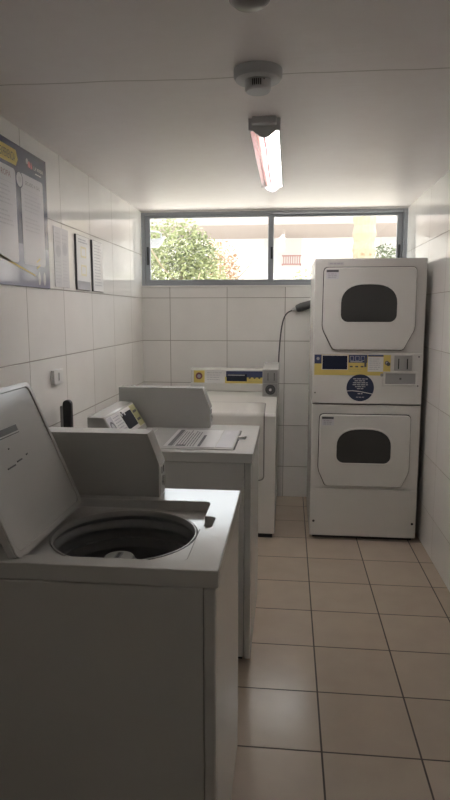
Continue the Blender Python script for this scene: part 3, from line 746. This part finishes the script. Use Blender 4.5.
def coverprof(d, n=14):
    out = []
    for k in range(n+1):
        s_ = k/n; x = -hwid + 2*hwid*s_
        z = -.045 - .028*max(0, math.sin(math.pi*(s_*1.4-.2)))**1 if .143 < s_ < .857 else -.045
        out.append((x*(1-d/hwid), z + d))
    return out
cv = MB(); i = cv.mi('acrylic')
pr = [(-hwid+.001, -.004)] + coverprof(.001) + [(hwid-.001, -.004)]
A = [cv.bm.verts.new((x, L0+.012, z)) for x, z in pr]; B = [cv.bm.verts.new((x, L1-.012, z)) for x, z in pr]
for k in range(len(pr)-1): cv.bm.faces.new((A[k], B[k], B[k+1], A[k+1])).material_index = i
cv.build('clear_cover', t)
cap = [(-hwid-.002, -.0005)] + [(x*1.02, z-.003) for x, z in coverprof(0)] + [(hwid+.002, -.0005)]
for a in (L0, L1-.012): MB().prism(cap, 'y', a, a+.012, 'fitting').build('end_cap', t)
MB().prism([(-.05, -.0005), (-.05, -.03), (.05, -.03), (.05, -.0005)], 'y', L0-.03, L0-.0002, 'fitting').build('cable_entry', t, .004)

# ================================================================= OUTSIDE THE WINDOW
struct('trim_3', MB().box((-8, YB+.151, 2.37), (8, 5.42, 2.52), 'soffit'))  # unseen overhang, added to keep direct sun out of the window
struct('trim_4', MB().box((-25, YB+.151, -.2), (25, 40, -.05), 'paving'))
struct('trim_6', MB().box((-4, -2.3, 2.30), (4, YF-.101, 2.45), 'soffit'))          # unseen porch roof, added to cut the skylight at the door
struct('trim_7', MB().box((-25, -12, -.2), (25, YF-.101, -.05), 'paving'))
struct('trim_8', MB().box((-6, -3.6, -.05), (6, -3.4, 2.7), 'stucco'))  # unseen wall, added to dim the daylight reaching the door
struct('trim_5', MB().box((-8, YB+.151, -.05), (XL-.1, YB+.25, 2.37), 'stucco').box((XR+.1, YB+.151, -.05), (8, YB+.25, 2.37), 'stucco'))

t = empty('floodlight', 'dark floodlight on a bent bracket outside the window, at its left edge', 'lamp', (-1.29, YB+.25, 2.19))
MB().tube([(-.03, -.002, 0), (-.03, .25, .03), (-.01, .52, .03), (.085, .55, .028), (.11, .55, .01), (.11, .55, -.03)], .006, 'alu').build('bracket', t)
MB().prism([(-.02, -.045), (.10, -.035), (.14, -.02), (.11, -.075), (.075, -.11), (-.02, -.11)], 'y', .50, .60, 'alu').build('lamp_head', t, .004)

def leaves(mb, c, rad, n, size, m, seed):
    rnd = random.Random(seed); i = mb.mi(m)
    for _ in range(n):
        while True:
            d_ = V((rnd.uniform(-1, 1), rnd.uniform(-1, 1), rnd.uniform(-1, 1)))
            if .25 < d_.length < 1: break
        p_ = V((c[0] + d_.x*rad[0], c[1] + d_.y*rad[1], c[2] + d_.z*rad[2]))
        a = V((rnd.gauss(0, 1), rnd.gauss(0, 1), rnd.gauss(0, .6))).normalized(); b_ = a.cross(V((rnd.gauss(0, 1), rnd.gauss(0, 1), rnd.gauss(0, 1)))).normalized()
        s_ = size*rnd.uniform(.6, 1.3); w_ = s_*.38
        vs = [mb.bm.verts.new(p_ + q_) for q_ in (a*-s_, b_*w_ - a*.1*s_, a*s_, b_*-w_ - a*.1*s_)]
        mb.bm.faces.new(vs).material_index = i
def plant(name, label, cat, base, blobs, stem_r, stem_h, seed, size=.07, group=None):
    t = empty(name, label, cat, base, group)
    mb = MB()
    for k, (c, rad, n, m) in enumerate(blobs): leaves(mb, c, rad, n, size, m, seed*10+k)
    o = mb.build('foliage', t, smooth=False, recalc=False)
    st = MB(); rnd = random.Random(seed)
    st.tube([(0, 0, 0), (.02, .02, stem_h*.5), (.0, .0, stem_h)], [stem_r, stem_r*.8, stem_r*.5], 'bark')
    for k in range(7):
        a = rnd.uniform(0, 6.28); z = stem_h*rnd.uniform(.35, .9); e = V((math.cos(a), math.sin(a), .8))*stem_h*.3
        st.tube([(0.01, .01, z), tuple(V((0, 0, z)) + e*.6), tuple(V((0, 0, z)) + e + V((0, 0, .1)))], [stem_r*.4, stem_r*.25, stem_r*.12], 'bark', 6)
    st.build('stem', t)
    return t
plant('green_shrub', 'tall feathery green shrub outside the left window pane', 'shrub', (-1.62, 9.2, -.05),
      [((-.15, 0, 2.0), (.72, .5, 1.0), 8000, 'leaf1'), ((-.6, 0, 1.9), (.5, .5, 1.05), 3000, 'leaf1'), ((.3, .1, 1.8), (.45, .5, .95), 2800, 'leaf1'), ((.15, 0, 2.35), (.4, .35, .38), 900, 'leaf3')], .06, 2.4, 1, .032)
plant('autumn_shrub', 'brownish sparse shrub outside, right of the tall green one', 'shrub', (-1.18, 10.9, -.05),
      [((0, 0, 1.75), (.40, .4, .85), 2600, 'leaf2'), ((-.05, 0, 2.35), (.36, .35, .5), 700, 'leaf2')], .04, 2.2, 2, .032)
plant('small_shrub', 'small pale green shrub seen low behind the dryer top', 'shrub', (.22, 9.5, -.05),
      [((0, 0, 1.6), (.34, .3, .62), 1100, 'leaf1')], .03, 1.7, 3, .03)
plant('dark_tree', 'dark green tree outside at the far right of the window', 'tree', (1.78, 10.9, -.05),
      [((0, 0, 2.3), (.6, .5, .42), 2200, 'leaf3'), ((.1, 0, 1.7), (.6, .5, .6), 1400, 'leaf1')], .06, 2.2, 4, .032)
t = empty('palm_trunk', 'ochre palm trunk outside the right window pane', 'tree', (1.16, 10.0, -.05))
mb = MB(); prof = []
for k in range(40): prof.append((.165 + .022*(k % 2) , k*.12))
mb.lathe(prof + [(0, 4.7)], (0, 0, 0), 'bark', 20).build('trunk', t, smooth=False)
mb = MB(); leaves(mb, (0, 0, 1.9), (.36, .34, .75), 130, .06, 'leaf2', 77); mb.build('dry_fronds', t, smooth=False, recalc=False)

t = empty('house', 'sunlit white house with a wide pale eave across the yard outside the window', 'building', (1.5, 17, -.05))
MB().box((-9, 0, 0), (8, 5, 3.53), 'stucco').build('wall', t)
MB().box((-9.5, -2.6, 3.53), (8.5, 5.3, 4.30), 'fascia').build('eave', t, .02)
for X in (-2.2, .9): MB().box((X, -.06, 2.6), (X+1.0, .02, 3.6), 'lgrey').build('window', t, .01)
rl = MB()
for k in range(8): rl.box((-1.68+k*.06, -.36, 2.82), (-1.66+k*.06, -.34, 3.03), 'rail')
rl.box((-1.72, -.37, 3.02), (-1.20, -.32, 3.05), 'rail').box((-1.72, -.37, 2.80), (-1.20, -.32, 2.83), 'rail').box((-1.72, -.34, 2.80), (-1.69, .01, 2.83), 'rail').box((-1.23, -.34, 2.80), (-1.20, .01, 2.83), 'rail')
rl.build('balcony_railing', t)

# ================================================================= LIGHT
w = bpy.data.worlds.new('sky'); SC.world = w; w.use_nodes = True
bg = w.node_tree.nodes['Background']; bg.inputs[0].default_value = (.93, .96, 1.0, 1); bg.inputs[1].default_value = 1.9
sun = bpy.data.lights.new('sun', 'SUN'); sun.energy = 4.6; sun.angle = math.radians(2); sun.color = (1, .95, .88)
so = bpy.data.objects.new('sun', sun); COL.objects.link(so)
so.rotation_euler = V((-.45, -.55, -1.0)).to_track_quat('-Z', 'Y').to_euler()

# ================================================================= CAMERA
f, yaw, pitch = 605.95, .1046, .1434
cam = bpy.data.cameras.new('camera'); co = bpy.data.objects.new('camera', cam); COL.objects.link(co)
cam.sensor_fit = 'VERTICAL'; cam.sensor_height = 36; cam.lens = f*36/800; cam.clip_start = .02
cy_, sy_, cp_, sp_ = math.cos(yaw), math.sin(yaw), math.cos(pitch), math.sin(pitch)
fw = V((-sy_*cp_, cy_*cp_, -sp_)); rt = V((cy_, sy_, 0)); up = rt.cross(fw)
mt = Matrix((rt, up, -fw)).transposed().to_4x4(); mt.translation = (0, 0, CAMH); co.matrix_world = mt
SC.camera = co

SC.cycles.max_bounces = 14; SC.cycles.diffuse_bounces = 8; SC.cycles.glossy_bounces = 6; SC.cycles.transparent_max_bounces = 12
SC.cycles.use_denoising = True; SC.cycles.sample_clamp_indirect = 12
vs = SC.view_settings
vs.view_transform = 'Standard'; vs.look = 'None'; vs.exposure = 1.5; vs.gamma = 1; vs.use_curve_mapping = False
